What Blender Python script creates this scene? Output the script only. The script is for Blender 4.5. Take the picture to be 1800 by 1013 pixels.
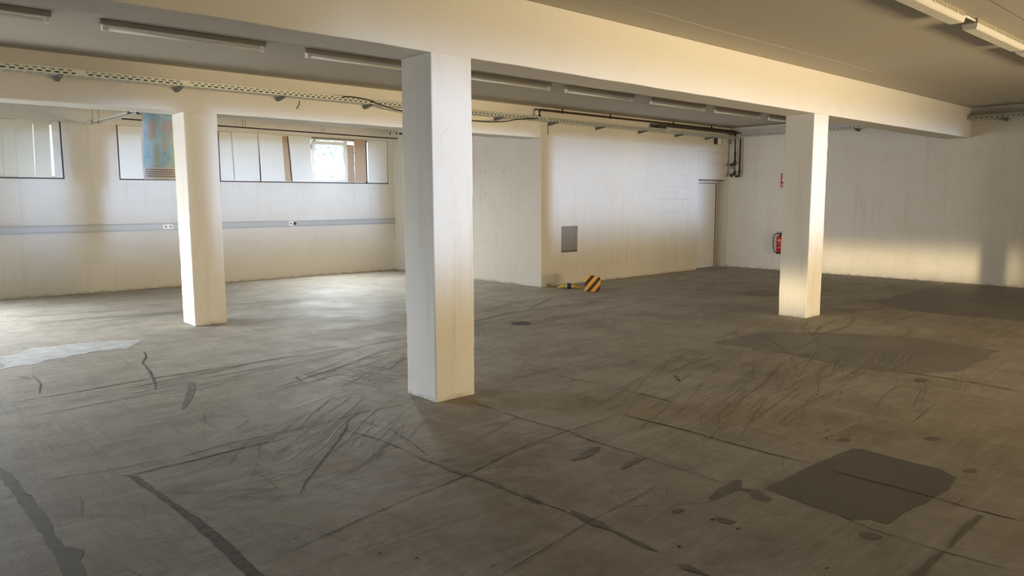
import bpy, bmesh, math, random
from mathutils import Vector, Matrix, noise
for o in list(bpy.data.objects):
    bpy.data.objects.remove(o, do_unlink=True)
S = bpy.context.scene
C = S.collection
R = math.radians

# ------------------------------------------------------------------ camera
CAM_H = 1.57
F_PX = 1292.69
yaw, pitch, roll = 0.73113, -0.11921, -0.003923
Fv = Vector((math.sin(yaw)*math.cos(pitch), math.cos(yaw)*math.cos(pitch), math.sin(pitch)))
Rv = Fv.cross(Vector((0, 0, 1))).normalized()
Uv = Rv.cross(Fv)
R2 = Rv*math.cos(roll) + Uv*math.sin(roll)
U2 = -Rv*math.sin(roll) + Uv*math.cos(roll)
cd = bpy.data.cameras.new('camera'); cam = bpy.data.objects.new('camera', cd); C.objects.link(cam)
cd.sensor_width = 36; cd.lens = F_PX/1800*36; cd.clip_start = 0.05
M = Matrix((R2, U2, -Fv)).transposed().to_4x4(); M.translation = (0, 0, CAM_H)
cam.matrix_world = M
S.camera = cam

# ------------------------------------------------------------------ world, lights, exposure
S.view_settings.view_transform = 'Standard'
S.view_settings.look = 'None'
S.view_settings.gamma = 1
S.view_settings.use_curve_mapping = False
S.view_settings.exposure = 0.0
w = bpy.data.worlds.new('sky'); S.world = w; w.use_nodes = True
nt = w.node_tree
nt.nodes['Background'].inputs[0].default_value = (0.80, 0.92, 1.0, 1)
nt.nodes['Background'].inputs[1].default_value = 2.0

def area(name, loc, d, sx, sy, power, col, spread=180):
    l = bpy.data.lights.new(name, 'AREA'); l.shape = 'RECTANGLE'
    l.size = sx; l.size_y = sy; l.energy = power; l.color = col; l.spread = R(spread)
    o = bpy.data.objects.new(name, l); C.objects.link(o); o.location = loc
    o.rotation_euler = Vector(d).to_track_quat('-Z', 'Y').to_euler()
    return o
# daylight through the high windows of the window wall, to the left of the picture
area('daylight_window_wall', (-1.4, 14.1, 2.40), (0.60, -1, -1.25), 4.6, 1.0, 860, (0.74, 0.86, 1.0), 92)
# added fill lamp out of view, in front of the solid left end wall
area('fill_left_end', (-6.8, 9.7, 1.85), (1, 0.0, -0.07), 7.6, 1.3, 86, (0.97, 0.95, 0.90), 44)
# daylight through the window that is not covered
area('daylight_open_window', (7.66, 14.42, 2.38), (-0.35, -1, -1.0), 0.66, 0.72, 210, (0.86, 0.95, 1.0), 110)
# two lamps added unseen behind the camera: warm fill, and cool fill higher up
area('warm_fill_rear', (7.2, -5.9, 0.85), (-0.08, 1, 0.12), 10.0, 1.1, 362, (1.0, 0.77, 0.43), 76)
area('cool_fill_rear', (7.0, -5.8, 1.80), (-0.05, 1, 0.0), 20.0, 1.60, 84, (0.50, 0.68, 1.0), 5.5)
# added narrow warm beam that lights the foot of the right wall
area('warm_fill_left_low', (-6.8, 8.0, 0.30), (1, -0.12, 0.0), 4.8, 0.46, 6.5, (1.0, 0.78, 0.44), 2.4)

LINES=[
('dark',[(0.755,6.821),(1.268,6.857),(1.854,6.925),(2.729,6.919),(3.784,6.943),(4.666,7.008)],0.022),
('dark',[(6.501,6.809),(7.198,6.865),(8.148,6.916),(9.085,7.026)],0.02),
('crack',[(0.525,4.843),(0.788,4.740),(1.084,4.676),(1.353,4.666)],0.007),
('crack',[(1.194,4.588),(1.715,4.695),(2.065,4.678),(2.351,4.675),(2.629,4.720),(3.180,4.692)],0.008),
('dark',[(1.095,4.518),(1.407,4.522),(1.731,4.546),(2.073,4.539)],0.02),
('crack',[(1.208,2.981),(1.324,3.007),(1.609,3.063),(1.901,3.122),(2.171,3.162),(2.527,3.206),(2.972,3.319),(3.529,3.381),(3.840,3.378),(4.108,3.377)],0.009),
('crack',[(3.492,4.449),(3.507,4.175),(3.499,3.784),(3.529,3.381),(3.500,3.101),(3.495,2.868)],0.009),
('crack',[(3.487,3.320),(3.513,2.851),(3.497,2.502),(3.502,2.301),(3.504,2.104)],0.007),
('crack',[(3.545,1.743),(3.553,1.538),(3.514,1.348),(3.511,1.177),(3.519,1.021),(3.554,0.744)],0.006),
('crack',[(4.108,3.377),(4.137,2.822),(4.125,2.377),(4.140,1.938)],0.014),
('crack',[(4.125,1.838),(4.131,1.609),(4.144,1.368),(4.125,1.126),(4.142,0.885)],0.012),
('tar',[(2.491,3.663),(2.507,3.297),(2.547,3.037),(2.545,2.938),(2.545,2.758)],0.018),
('crack',[(2.387,4.536),(2.472,4.188),(2.494,3.889),(2.491,3.663)],0.008),
('tar',[(2.581,2.454),(2.589,2.227),(2.578,2.051),(2.571,1.900)],0.018),
('crack',[(2.545,2.758),(2.581,2.454)],0.01),
('tar',[(2.559,1.770),(2.568,1.688),(2.572,1.613)],0.03),
('crack',[(2.629,4.720),(2.395,4.391),(2.090,4.058),(1.804,3.751),(1.688,3.604)],0.012),
('crack',[(2.605,4.588),(2.659,4.199),(2.599,3.838),(2.540,3.618)],0.006),
('crack',[(3.269,2.387),(2.987,2.343),(2.809,2.330),(2.601,2.319),(2.188,2.255),(1.914,2.213)],0.006),
('crack',[(2.809,2.330),(3.191,2.058),(3.336,2.014)],0.004),
('dark',[(4.144,4.775),(4.557,4.772),(4.840,4.760),(5.516,4.785),(6.215,4.757)],0.007),
('crack',[(4.596,4.891),(4.633,4.702),(4.620,4.333),(4.672,4.147)],0.01),
('crack',[(4.631,3.798),(4.671,3.567),(4.651,3.247)],0.012),
('crack',[(7.219,4.074),(7.003,3.511),(6.862,2.882)],0.008),
('crack',[(6.951,2.612),(7.041,2.260),(7.037,1.904),(6.992,1.565)],0.012),
('crack',[(7.032,2.327),(7.050,2.082),(7.029,1.859)],0.016),
('dark',[(9.150,4.378),(8.485,4.416),(7.841,4.431)],0.012),
('crack',[(2.196,8.261),(2.124,7.942),(2.020,7.680),(1.966,7.269),(1.914,6.984),(1.791,6.448)],0.02),
('crack',[(1.129,7.801),(1.114,7.361),(1.041,6.970)],0.012),
('crack',[(1.014,7.848),(1.097,7.598)],0.01),
('crack',[(3.267,4.771),(3.094,4.794)],0.006),
('dark',[(10.391,4.565),(10.174,4.334),(9.766,4.113),(9.135,3.919),(8.706,3.880),(8.351,3.852),(8.190,4.260)],0.02),
('dark',[(10.203,4.521),(11.320,3.992),(11.485,3.309),(11.254,2.584)],0.02),
('dark',[(12.841,4.897),(12.862,5.089),(11.734,5.443)],0.02),
('crack',[(4.130,6.379),(3.698,6.331),(3.046,6.023)],0.01),
('crack',[(0.472,4.594),(0.566,4.631),(0.617,4.542)],0.006),
('crack',[(4.040,1.186),(4.271,1.169)],0.004),
('crack',[(5.394,3.845),(5.231,3.657),(5.277,3.725)],0.02),
('dark',[(5.616,6.568),(6.425,6.522),(6.983,6.355)],0.01),
]
POLYS=[
('tar_strip',[(0.547,5.181),(0.582,4.988),(0.587,4.719),(0.607,4.430),(0.615,4.223),(0.608,4.002),(0.606,3.773),(0.670,3.670),(0.632,3.567),(0.621,3.390),(0.616,3.289),(0.543,3.355),(0.558,3.635),(0.555,3.936),(0.547,4.285),(0.541,4.581),(0.530,4.804),(0.519,4.963)]),
('rough_strip',[(1.063,4.547),(1.112,4.479),(1.139,4.065),(1.178,3.636),(1.186,3.416),(1.185,3.185),(1.174,2.843),(1.117,2.882),(1.124,2.965),(1.126,3.261),(1.127,3.553),(1.120,3.874),(1.099,4.207)]),
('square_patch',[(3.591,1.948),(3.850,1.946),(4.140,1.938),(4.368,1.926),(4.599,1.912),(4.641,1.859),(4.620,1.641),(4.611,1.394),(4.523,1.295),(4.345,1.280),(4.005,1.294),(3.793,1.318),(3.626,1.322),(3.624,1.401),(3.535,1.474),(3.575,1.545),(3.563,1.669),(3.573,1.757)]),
('stain',[(3.256,2.087),(3.390,2.111),(3.471,2.112),(3.591,2.126),(3.612,2.095),(3.509,2.045),(3.558,1.967),(3.524,1.924),(3.506,1.859),(3.448,1.852),(3.431,1.907),(3.496,2.003),(3.440,2.044),(3.290,2.047),(3.244,2.058)]),
('grey_patch',[(6.965,4.442),(7.502,4.451),(8.091,4.352),(8.520,3.796),(8.847,3.192),(8.840,2.690),(8.767,2.214),(8.009,2.181),(7.404,2.191),(7.060,2.360),(6.951,2.612),(6.862,2.882),(7.003,3.511),(7.007,4.019)]),
('grey_patch',[(11.609,4.628),(13.192,4.667),(15.536,4.703),(15.359,4.090),(15.100,3.502),(15.137,3.022),(10.902,2.146),(11.097,2.546),(10.982,3.296),(10.973,3.867)]),
('faint_patch',[(10.929,6.617),(11.701,6.642),(11.966,6.276),(11.189,5.864),(10.871,6.167)]),
('spot',[(4.689,2.055),(4.746,2.050),(4.779,2.020),(4.766,1.985),(4.710,1.990),(4.677,2.019)]),
('spot',[(5.146,1.682),(5.206,1.675),(5.229,1.638),(5.216,1.602),(5.154,1.613),(5.131,1.649)]),
('spot',[(4.683,1.315),(4.733,1.306),(4.757,1.284),(4.743,1.260),(4.686,1.264),(4.667,1.293)]),
('spot',[(3.411,1.361),(3.461,1.356),(3.485,1.318),(3.466,1.287),(3.418,1.291),(3.389,1.326)]),
('spot',[(6.780,2.332),(6.893,2.312),(6.863,2.228),(6.745,2.228),(6.699,2.271)]),
('seam_strip',[(4.077,1.059),(4.062,1.037),(3.841,1.042),(3.679,1.038),(3.556,1.037),(3.373,1.035),(3.203,1.026),(3.179,1.048),(3.335,1.056),(3.497,1.048),(3.558,1.035),(3.668,1.056),(3.835,1.064)]),
('seam_strip',[(3.460,3.017),(3.366,2.958),(3.222,2.937),(3.138,2.948),(3.139,2.973),(3.249,2.995),(3.395,3.032)]),
('seam_strip',[(3.478,2.716),(3.496,2.686),(3.398,2.670),(3.269,2.660),(3.235,2.666),(3.340,2.710)]),
('seam_strip',[(2.081,6.547),(2.125,6.507),(2.007,6.174),(1.893,5.926),(1.763,5.700),(1.761,5.744),(1.888,6.045)]),
('pale_patch',[(1.028,8.963),(1.311,9.208),(1.643,9.281),(2.124,9.149),(2.345,9.036),(2.332,8.816),(2.164,8.708),(2.173,8.528),(1.828,8.604),(1.488,8.460),(1.287,8.432),(1.221,8.320),(0.941,8.284)]),
('tar_blob',[(2.560,3.013),(2.583,2.981),(2.557,2.927),(2.525,2.924)]),
('tar_blob',[(2.576,2.792),(2.591,2.736),(2.577,2.648),(2.537,2.636),(2.529,2.692)]),
('tar_blob',[(2.611,2.482),(2.624,2.378),(2.624,2.272),(2.606,2.228),(2.560,2.245),(2.564,2.361)]),
('stain',[(2.984,2.122),(3.023,2.115),(3.043,2.088),(2.977,2.083),(2.955,2.094)]),
('stain',[(3.080,1.926),(3.104,1.886),(3.108,1.829),(3.067,1.832),(3.044,1.871)]),
]
# ------------------------------------------------------------------ dimensions (metres)
Y1, P1D = 4.549, 0.400          # front beam and pillars
Y2, B2D = 9.482, 0.429          # second beam, flush with the back wall
ZB, ZC = 2.656, 3.189
XR = 15.279; XS = 9.214; YW = 14.278
XL = -7.0; YB = -6.0
ZS, ZW = 1.945, 2.895

# ------------------------------------------------------------------ helpers
def new_bm(): return bmesh.new()
def box(bm, x0, x1, y0, y1, z0, z1, rot=None):
    vs = [Vector((x, y, z)) for x in (x0, x1) for y in (y0, y1) for z in (z0, z1)]
    if rot: vs = [rot @ v for v in vs]
    v = [bm.verts.new(p) for p in vs]
    for f in ((0,1,3,2),(4,6,7,5),(0,4,5,1),(2,3,7,6),(0,2,6,4),(1,5,7,3)):
        bm.faces.new([v[i] for i in f])
def tube(bm, pts, r, n=10, caps=True):
    pts = [Vector(p) for p in pts]; rings = []
    up = Vector((0, 0, 1))
    for i, p in enumerate(pts):
        a = pts[max(i-1, 0)]; b = pts[min(i+1, len(pts)-1)]
        t = (b-a).normalized()
        s = t.cross(up)
        if s.length < 1e-3: s = t.cross(Vector((0, 1, 0)))
        s.normalize(); u = s.cross(t)
        rr = r[i] if isinstance(r, (list, tuple)) else r
        rings.append([bm.verts.new(p + (s*math.cos(2*math.pi*k/n) + u*math.sin(2*math.pi*k/n))*rr) for k in range(n)])
    for a, b in zip(rings, rings[1:]):
        for k in range(n):
            f = bm.faces.new((a[k], a[(k+1) % n], b[(k+1) % n], b[k])); f.smooth = True
    if caps:
        bm.faces.new(rings[0][::-1]); bm.faces.new(rings[-1])
def smooth_path(pts, sub=6):
    pts = [Vector(p) for p in pts]; out = []
    for i in range(len(pts)-1):
        p0 = pts[max(i-1, 0)]; p1 = pts[i]; p2 = pts[i+1]; p3 = pts[min(i+2, len(pts)-1)]
        for k in range(sub):
            t = k/sub
            out.append(0.5*((2*p1)+(-p0+p2)*t+(2*p0-5*p1+4*p2-p3)*t*t+(-p0+3*p1-3*p2+p3)*t**3))
    out.append(pts[-1]); return out
def obj(name, bm, mat, parent=None, loc=(0, 0, 0), **kw):
    bmesh.ops.recalc_face_normals(bm, faces=bm.faces)
    me = bpy.data.meshes.new(name); bm.to_mesh(me); bm.free()
    o = bpy.data.objects.new(name, me); C.objects.link(o)
    o.location = loc
    if mat: me.materials.append(mat)
    if parent: o.parent = parent
    for k, v in kw.items(): o[k] = v
    return o
def bevel(o, w_=0.004, seg=2):
    m = o.modifiers.new('bevel', 'BEVEL'); m.width = w_; m.segments = seg; m.limit_method = 'ANGLE'
    return o
def tag(o, label, cat, group=None):
    o['label'] = label; o['category'] = cat
    if group: o['group'] = group
    return o
def thing(name, label, cat, loc=(0, 0, 0), rz=0, group=None):
    o = bpy.data.objects.new(name, None); C.objects.link(o); o.empty_display_size = 0.1
    o.location = loc; o.rotation_euler = (0, 0, rz)
    return tag(o, label, cat, group)
def copy_tree(o, parent=None):
    c = o.copy(); C.objects.link(c); c.parent = parent
    for ch in list(o.children): copy_tree(ch, c)
    return c

# ------------------------------------------------------------------ materials
class NT:
    def __init__(s, name):
        s.m = bpy.data.materials.new(name); s.m.use_nodes = True; s.t = s.m.node_tree
        s.b = s.t.nodes['Principled BSDF']; s.L = s.t.links.new
        s.tc = s.n('ShaderNodeTexCoord')
    def n(s, k, **kw):
        x = s.t.nodes.new(k)
        for a, v in kw.items(): setattr(x, a, v)
        return x
    def mapping(s, scale=(1, 1, 1), rot=(0, 0, 0), loc=(0, 0, 0)):
        m = s.n('ShaderNodeMapping'); m.inputs['Scale'].default_value = scale
        m.inputs['Rotation'].default_value = rot; m.inputs['Location'].default_value = loc
        s.L(s.tc.outputs['Object'], m.inputs['Vector']); return m.outputs[0]
    def noise(s, scale, detail=4, rough=.55, vec=None, dist=0):
        x = s.n('ShaderNodeTexNoise'); x.inputs['Scale'].default_value = scale
        x.inputs['Detail'].default_value = detail; x.inputs['Roughness'].default_value = rough
        x.inputs['Distortion'].default_value = dist
        s.L(vec if vec else s.tc.outputs['Object'], x.inputs['Vector']); return x.outputs[0]
    def voronoi(s, scale, vec=None, feature='F1'):
        x = s.n('ShaderNodeTexVoronoi'); x.feature = feature; x.inputs['Scale'].default_value = scale
        s.L(vec if vec else s.tc.outputs['Object'], x.inputs['Vector']); return x.outputs['Distance']
    def ramp(s, fac, a, b, ca=(0, 0, 0, 1), cb=(1, 1, 1, 1)):
        x = s.n('ShaderNodeValToRGB'); e = x.color_ramp.elements
        e[0].position = a; e[1].position = b; e[0].color = ca; e[1].color = cb
        s.L(fac, x.inputs[0]); return x.outputs[0]
    def mix(s, fac, a, b, mode='MIX'):
        x = s.n('ShaderNodeMix'); x.data_type = 'RGBA'; x.blend_type = mode
        for i, v in ((0, fac), (6, a), (7, b)):
            if isinstance(v, (int, float)): x.inputs[i].default_value = v
            elif isinstance(v, tuple): x.inputs[i].default_value = v if len(v) == 4 else v+(1,)
            else: s.L(v, x.inputs[i])
        return x.outputs[2]
    def math(s, op, a, b=0.0, clamp=False):
        x = s.n('ShaderNodeMath'); x.operation = op; x.use_clamp = clamp
        for i, v in ((0, a), (1, b)):
            if isinstance(v, (int, float)): x.inputs[i].default_value = v
            else: s.L(v, x.inputs[i])
        return x.outputs[0]
    def sep(s):
        x = s.n('ShaderNodeSeparateXYZ'); s.L(s.tc.outputs['Object'], x.inputs[0]); return x.outputs
    def rng(s, v, a, b, c=0.0, d=1.0):
        x = s.n('ShaderNodeMapRange'); x.interpolation_type = 'SMOOTHSTEP'
        x.inputs[1].default_value = a; x.inputs[2].default_value = b
        x.inputs[3].default_value = c; x.inputs[4].default_value = d
        s.L(v, x.inputs[0]); return x.outputs[0]
    def col(s, c): s.L(c, s.b.inputs['Base Color']) if not isinstance(c, tuple) else setattr(s.b.inputs['Base Color'], 'default_value', c if len(c) == 4 else c+(1,))
    def rough(s, v):
        if isinstance(v, (int, float)): s.b.inputs['Roughness'].default_value = v
        else: s.L(v, s.b.inputs['Roughness'])
    def bump(s, h, strength=.3, dist=.01):
        x = s.n('ShaderNodeBump'); x.inputs['Strength'].default_value = strength; x.inputs['Distance'].default_value = dist
        s.L(h, x.inputs['Height']); s.L(x.outputs[0], s.b.inputs['Normal'])

def mat_plain(name, col, rough=.5, metal=0, var=.12, scale=8):
    k = NT(name)
    n = k.noise(scale, 5)
    d = tuple(c*(1-var) for c in col)
    k.col(k.mix(n, d, tuple(min(1, c*(1+var)) for c in col))); k.rough(rough)
    k.b.inputs['Metallic'].default_value = metal
    return k.m

def mat_paint(name, col=(.64, .612, .56), grain=0.0, blocks=None, specks=.5, stain=(.50, .43, .30), dirt=.6, tint=None, bl=.12, streak=.28):
    k = NT(name)
    x, y, z = k.sep()
    c = k.mix(k.noise(.7, 5, .6), tuple(v*.91 for v in col), col)
    c = k.mix(k.math('MULTIPLY', k.ramp(k.noise(2.3, 9, .75), .48, .68), .55), c, tuple(a*.6+b*.4 for a, b in zip(col, stain)))
    # streaks that run down the wall
    vs = k.mapping((9, 9, .5))
    c = k.mix(k.math('MULTIPLY', k.ramp(k.noise(1, 7, .65, vs), .54, .72), streak), c, stain)
    # chips and pits
    sp = k.math('LESS_THAN', k.voronoi(5.2), .030)
    mk = k.ramp(k.noise(1.3, 3), .52, .60)
    c = k.mix(k.math('MULTIPLY', k.math('MULTIPLY', sp, mk), specks), c, (.16, .12, .08))
    chips = k.math('MULTIPLY', k.ramp(k.noise(13, 9, .8), .655, .69), k.ramp(k.noise(1.9, 3, .5), .48, .58))
    c = k.mix(k.math('MULTIPLY', chips, specks), c, (.34, .28, .20))
    # dirt line just over the floor
    hair = k.math('LESS_THAN', k.math('ABSOLUTE', k.math('SUBTRACT', k.noise(.9, 2.5, .5, None, .2), .5)), .0009)
    c = k.mix(k.math('MULTIPLY', k.math('MULTIPLY', hair, k.ramp(k.noise(1.7, 3, .5),   .50, .56)), specks*.3), c, (.30, .25, .18))
    low = k.math('MULTIPLY', k.rng(z, .0, .055, 1, 0), k.ramp(k.noise(7, 6, .7), .42, .62))
    c = k.mix(k.math('MULTIPLY', low, dirt), c, (.20, .14, .08))
    h = k.math('ADD', k.math('MULTIPLY', k.noise(55, 5, .6), .35), k.math('MULTIPLY', k.noise(6, 4), .8))
    if grain:
        vg = k.mapping((34, 34, 1.2))
        h = k.math('ADD', h, k.math('MULTIPLY', k.noise(1, 5, .65, vg, .6), grain*2.2))
    if blocks:
        ax, x0, x1 = blocks
        cx = k.n('ShaderNodeCombineXYZ'); k.L(x if ax == 0 else y, cx.inputs[0]); k.L(z, cx.inputs[1])
        b = k.n('ShaderNodeTexBrick'); k.L(cx.outputs[0], b.inputs['Vector'])
        b.inputs['Scale'].default_value = 1; b.inputs['Brick Width'].default_value = .52; b.inputs['Row Height'].default_value = .262
        b.inputs['Mortar Size'].default_value = .006; b.inputs['Mortar Smooth'].default_value = .4
        reg = k.math('MULTIPLY', k.ramp(k.noise(1.1, 4, .7), .45, .56), 1.0)
        if x0 is not None:
            src = x if ax == 0 else y
            reg = k.math('MULTIPLY', reg, k.rng(src, x0, x1, .12, 1))
        f = k.math('MULTIPLY', b.outputs['Fac'], reg)
        h = k.math('SUBTRACT', h, k.math('MULTIPLY', f, .5))
        c = k.mix(k.math('MULTIPLY', f, bl), c, (.36, .31, .24))
    if tint: c = k.mix(1.0, c, tint, 'MULTIPLY')
    k.col(c); k.rough(.8); k.bump(h, .32, .008)
    k.b.inputs['Specular IOR Level'].default_value = .12
    return k.m

M_WALL = mat_paint('painted_masonry', col=(.66, .645, .61), stain=(.50, .45, .36), specks=.7, blocks=(0, None, None))
M_BACK = mat_paint('painted_block_wall', blocks=(0, 12.0, 13.2), bl=.5)
M_RIGHT = mat_paint('painted_render', col=(.76, .74, .69), blocks=(1, None, None), specks=.4)
M_SIDE = mat_paint('weathered_painted_wall', blocks=(1, None, None), specks=.8, stain=(.46, .40, .20))
M_PIL = mat_paint('painted_concrete_pillar', col=(.77, .75, .71), grain=.6, specks=.7)
M_BEAM = mat_paint('painted_concrete_beam', col=(.74, .715, .675), grain=0, specks=.35, dirt=0, streak=.05, stain=(.56, .52, .44))
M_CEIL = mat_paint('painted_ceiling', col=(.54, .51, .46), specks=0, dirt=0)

def mat_floor():
    k = NT('worn_concrete_floor')
    c = k.mix(k.ramp(k.noise(.45, 7, .62), .32, .68), (.265, .226, .170), (.40, .352, .278))
    c = k.mix(k.math('MULTIPLY', k.ramp(k.noise(1.7, 10, .75), .46, .66), .60), c, (.175, .145, .105))
    c = k.mix(k.math('MULTIPLY', k.ramp(k.noise(4.3, 8, .75, None, .5), .50, .66), .40), c, (.46, .415, .345))
    # trowel and wheel streaks in two directions
    v1 = k.mapping((1.0, 9, 1), (0, 0, R(-14))); v2 = k.mapping((14, 1.3, 1), (0, 0, R(28))); v3 = k.mapping((3, 40, 1), (0, 0, R(-22)))
    s1 = k.noise(1.1, 9, .68, v1, .9); s2 = k.noise(1.0, 8, .7, v2, .8); s3 = k.noise(1.2, 9, .75, v3, 1.6)
    reg = k.ramp(k.noise(.6, 3, .5), .40, .60)
    c = k.mix(k.math('MULTIPLY', k.ramp(s1, .50, .70), .50), c, (.47, .425, .355))
    c = k.mix(k.math('MULTIPLY', k.ramp(s2, .54, .70), .38), c, (.14, .115, .085))
    c = k.mix(k.math('MULTIPLY', k.math('MULTIPLY', k.ramp(s3, .58, .64), .50), reg), c, (.13, .105, .078))
    fine = k.noise(70, 4, .7)
    c = k.mix(k.math('MULTIPLY', k.ramp(fine, .52, .72), .30), c, (.15, .125, .092))
    pit = k.math('MULTIPLY', k.ramp(k.noise(15, 10, .82), .64, .68), k.ramp(k.noise(1.4, 4), .44, .58))
    c = k.mix(k.math('MULTIPLY', pit, .65), c, (.09, .075, .06))
    k.col(c)
    k.rough(k.rng(k.noise(1.6, 6, .6), .3, .7, .56, .72))
    h = k.math('ADD', k.math('MULTIPLY', s1, .9), k.math('ADD', k.math('MULTIPLY', s2, .6), k.math('ADD', k.math('MULTIPLY', s3, .7), k.math('MULTIPLY', fine, .2))))
    k.bump(h, .5, .010)
    k.b.inputs['Specular IOR Level'].default_value = .4
    return k.m
M_FLOOR = mat_floor()
def mat_mark(name, a, b, rough=.6, scale=9):
    k = NT(name)
    k.col(k.mix(k.ramp(k.noise(scale, 8, .7), .35, .65), a, b)); k.rough(rough); k.bump(k.noise(40, 6, .7), .3, .004)
    return k.m
M_TAR = mat_mark('old_filler', (.125, .112, .090), (.175, .158, .13))
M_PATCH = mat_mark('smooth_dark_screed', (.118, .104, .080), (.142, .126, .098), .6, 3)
M_GREY = mat_mark('dark_grey_floor', (.175, .152, .120), (.235, .205, .165), .6, 2)  # darker grey-brown tone of the large floor patches
M_CRACK = mat_mark('crack_dirt', (.045, .038, .030), (.10, .085, .068), .8)
M_SEAM = mat_mark('seam_filler', (.13, .115, .092), (.18, .16, .13), .6)
M_ROUGH = mat_mark('broken_screed', (.085, .072, .056), (.17, .15, .12), .8, 22)
M_PALE = mat_mark('chalky_white_wear', (.34, .32, .29), (.50, .48, .45), .6, 6)
M_SCRL = mat_mark('light_scratch', (.38, .34, .275), (.47, .425, .35), .6)
M_SCRD = mat_mark('dark_scratch', (.11, .092, .07), (.18, .155, .12), .7)

M_GALV = mat_plain('galvanised_steel', (.52, .54, .50), .45, .3, .25, 20)
M_DARKMETAL = mat_plain('dark_steel', (.05, .042, .04), .45, .3)
M_BRKT = mat_plain('bracket_steel', (.16, .16, .15), .5, .5)
M_PIPE = mat_plain('rusty_brown_pipe', (.060, .040, .035), .5, .2)
M_BLACK = mat_plain('black_rubber', (.02, .02, .022), .5)
M_TRUNK = mat_plain('blue_grey_trunking', (.40, .42, .44), .45, 0, .06)
M_WHITEP = mat_plain('white_plastic', (.78, .77, .73), .4, 0, .05)
M_LAMP = mat_plain('lamp_housing_enamel', (.30, .27, .22), .45, 0, .1)
M_TUBE = mat_plain('unlit_tube_glass', (.86, .84, .80), .22, 0, .03)
M_DIFF = mat_plain('ribbed_diffuser', (.62, .60, .56), .35, 0, .05)
M_FRAME = mat_plain('white_window_frame', (.80, .80, .78), .4, 0, .04)
M_DARKF = mat_plain('dark_edge_and_gap_shade', (.035, .03, .028), .6)
M_DOOR = mat_plain('white_door_paint', (.72, .72, .73), .45, 0, .04, 2)
M_VENT = mat_plain('grey_metal_cover', (.26, .245, .22), .5, .3, .2, 30)
M_RED = mat_plain('red_enamel', (.45, .02, .02), .3, 0, .08)
M_SIGNRED = mat_plain('red_sign', (.42, .03, .035), .5, 0, .05)
M_CARD = mat_plain('brown_cardboard', (.46, .34, .24), .8, 0, .08)
M_YEL = mat_plain('yellow_plastic', (.46, .32, .04), .5, 0, .2)
M_PAPER = mat_plain('poster_paper', (.80, .79, .75), .6, 0, .03)
M_INK = mat_plain('brown_ink', (.28, .10, .06), .7)

def mat_sheet(name, col, tr):
    k = NT(name); k.col(k.mix(k.noise(1.2, 4), tuple(c*.93 for c in col), col)); k.rough(.6)
    t = k.n('ShaderNodeBsdfTranslucent'); t.inputs[0].default_value = (*col, 1)
    m = k.n('ShaderNodeMixShader'); m.inputs[0].default_value = tr
    out = k.t.nodes['Material Output']
    k.L(k.b.outputs[0], m.inputs[1]); k.L(t.outputs[0], m.inputs[2]); k.L(m.outputs[0], out.inputs[0])
    return k.m
M_SHEET = mat_sheet('white_sheet', (.80, .82, .80), .10)
M_SHEETG = mat_sheet('thin_cream_sheet', (.80, .78, .68), .16)
def mat_glass():
    k = NT('window_glass'); k.b.inputs['Transmission Weight'].default_value = 1; k.rough(.02); k.b.inputs['IOR'].default_value = 1.45
    return k.m
M_GLASS = mat_glass()

# ------------------------------------------------------------------ the setting
def panel_xz(bm, x0, x1, z0, z1, ya, yb, holes):
    xs = sorted({x0, x1, *[h[0] for h in holes], *[h[1] for h in holes]}); zs = sorted({z0, z1, *[h[2] for h in holes], *[h[3] for h in holes]})
    def solid(i, j):
        if i < 0 or j < 0 or i >= len(xs)-1 or j >= len(zs)-1: return False
        cx = (xs[i]+xs[i+1])/2; cz = (zs[j]+zs[j+1])/2
        return not any(h[0] < cx < h[1] and h[2] < cz < h[3] for h in holes)
    V = {}
    def v(i, j, s):
        if (i, j, s) not in V: V[(i, j, s)] = bm.verts.new((xs[i], ya if s == 0 else yb, zs[j]))
        return V[(i, j, s)]
    for i in range(len(xs)-1):
        for j in range(len(zs)-1):
            if not solid(i, j): continue
            for s in (0, 1): bm.faces.new((v(i, j, s), v(i+1, j, s), v(i+1, j+1, s), v(i, j+1, s)))
            for (di, dj, a, b) in ((-1, 0, (i, j), (i, j+1)), (1, 0, (i+1, j), (i+1, j+1)), (0, -1, (i, j), (i+1, j)), (0, 1, (i, j+1), (i+1, j+1))):
                if not solid(i+di, j+dj): bm.faces.new((v(*a, 0), v(*b, 0), v(*b, 1), v(*a, 1)))
def st(name, bm, m, **k): return obj(name, bm, m, kind='structure', **k)

bm = new_bm(); box(bm, XL-.3, XR+.3, YB-.3, YW+.3, -.25, 0); floor = st('floor', bm, M_FLOOR)
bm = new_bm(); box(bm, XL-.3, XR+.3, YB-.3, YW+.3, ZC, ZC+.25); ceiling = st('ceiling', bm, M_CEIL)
W1 = (0.35, 2.745, ZS, ZW); W0 = (-4.6, -0.1, ZS, ZW); W2 = (3.58, 4.95, ZS, ZW); W3 = (5.33, 9.09, ZS-.01, ZW-.005)
bm = new_bm(); panel_xz(bm, XL-.3, XS+.3, 0, ZC, YW, YW+.3, [W0, W1, W2, W3]); st('wall_window_side', bm, M_WALL)
DX0, DX1, DZ = 14.07, 15.135, 2.01
VX0, VX1, VZ0, VZ1 = 9.73, 10.17, .60, 1.085
bm = new_bm(); panel_xz(bm, XS, XR, 0, ZC, Y2, Y2+.28, [(DX0, DX1, 0, DZ), (VX0, VX1, VZ0, VZ1)]); st('wall_back', bm, M_BACK)
bm = new_bm(); box(bm, XS, XS+.28, Y2+.28, YW, 0, ZC); st('wall_bay_side', bm, M_SIDE)
bm = new_bm(); box(bm, XR, XR+.3, YB, Y2+.28, 0, ZC); st('wall_right', bm, M_RIGHT)
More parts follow.
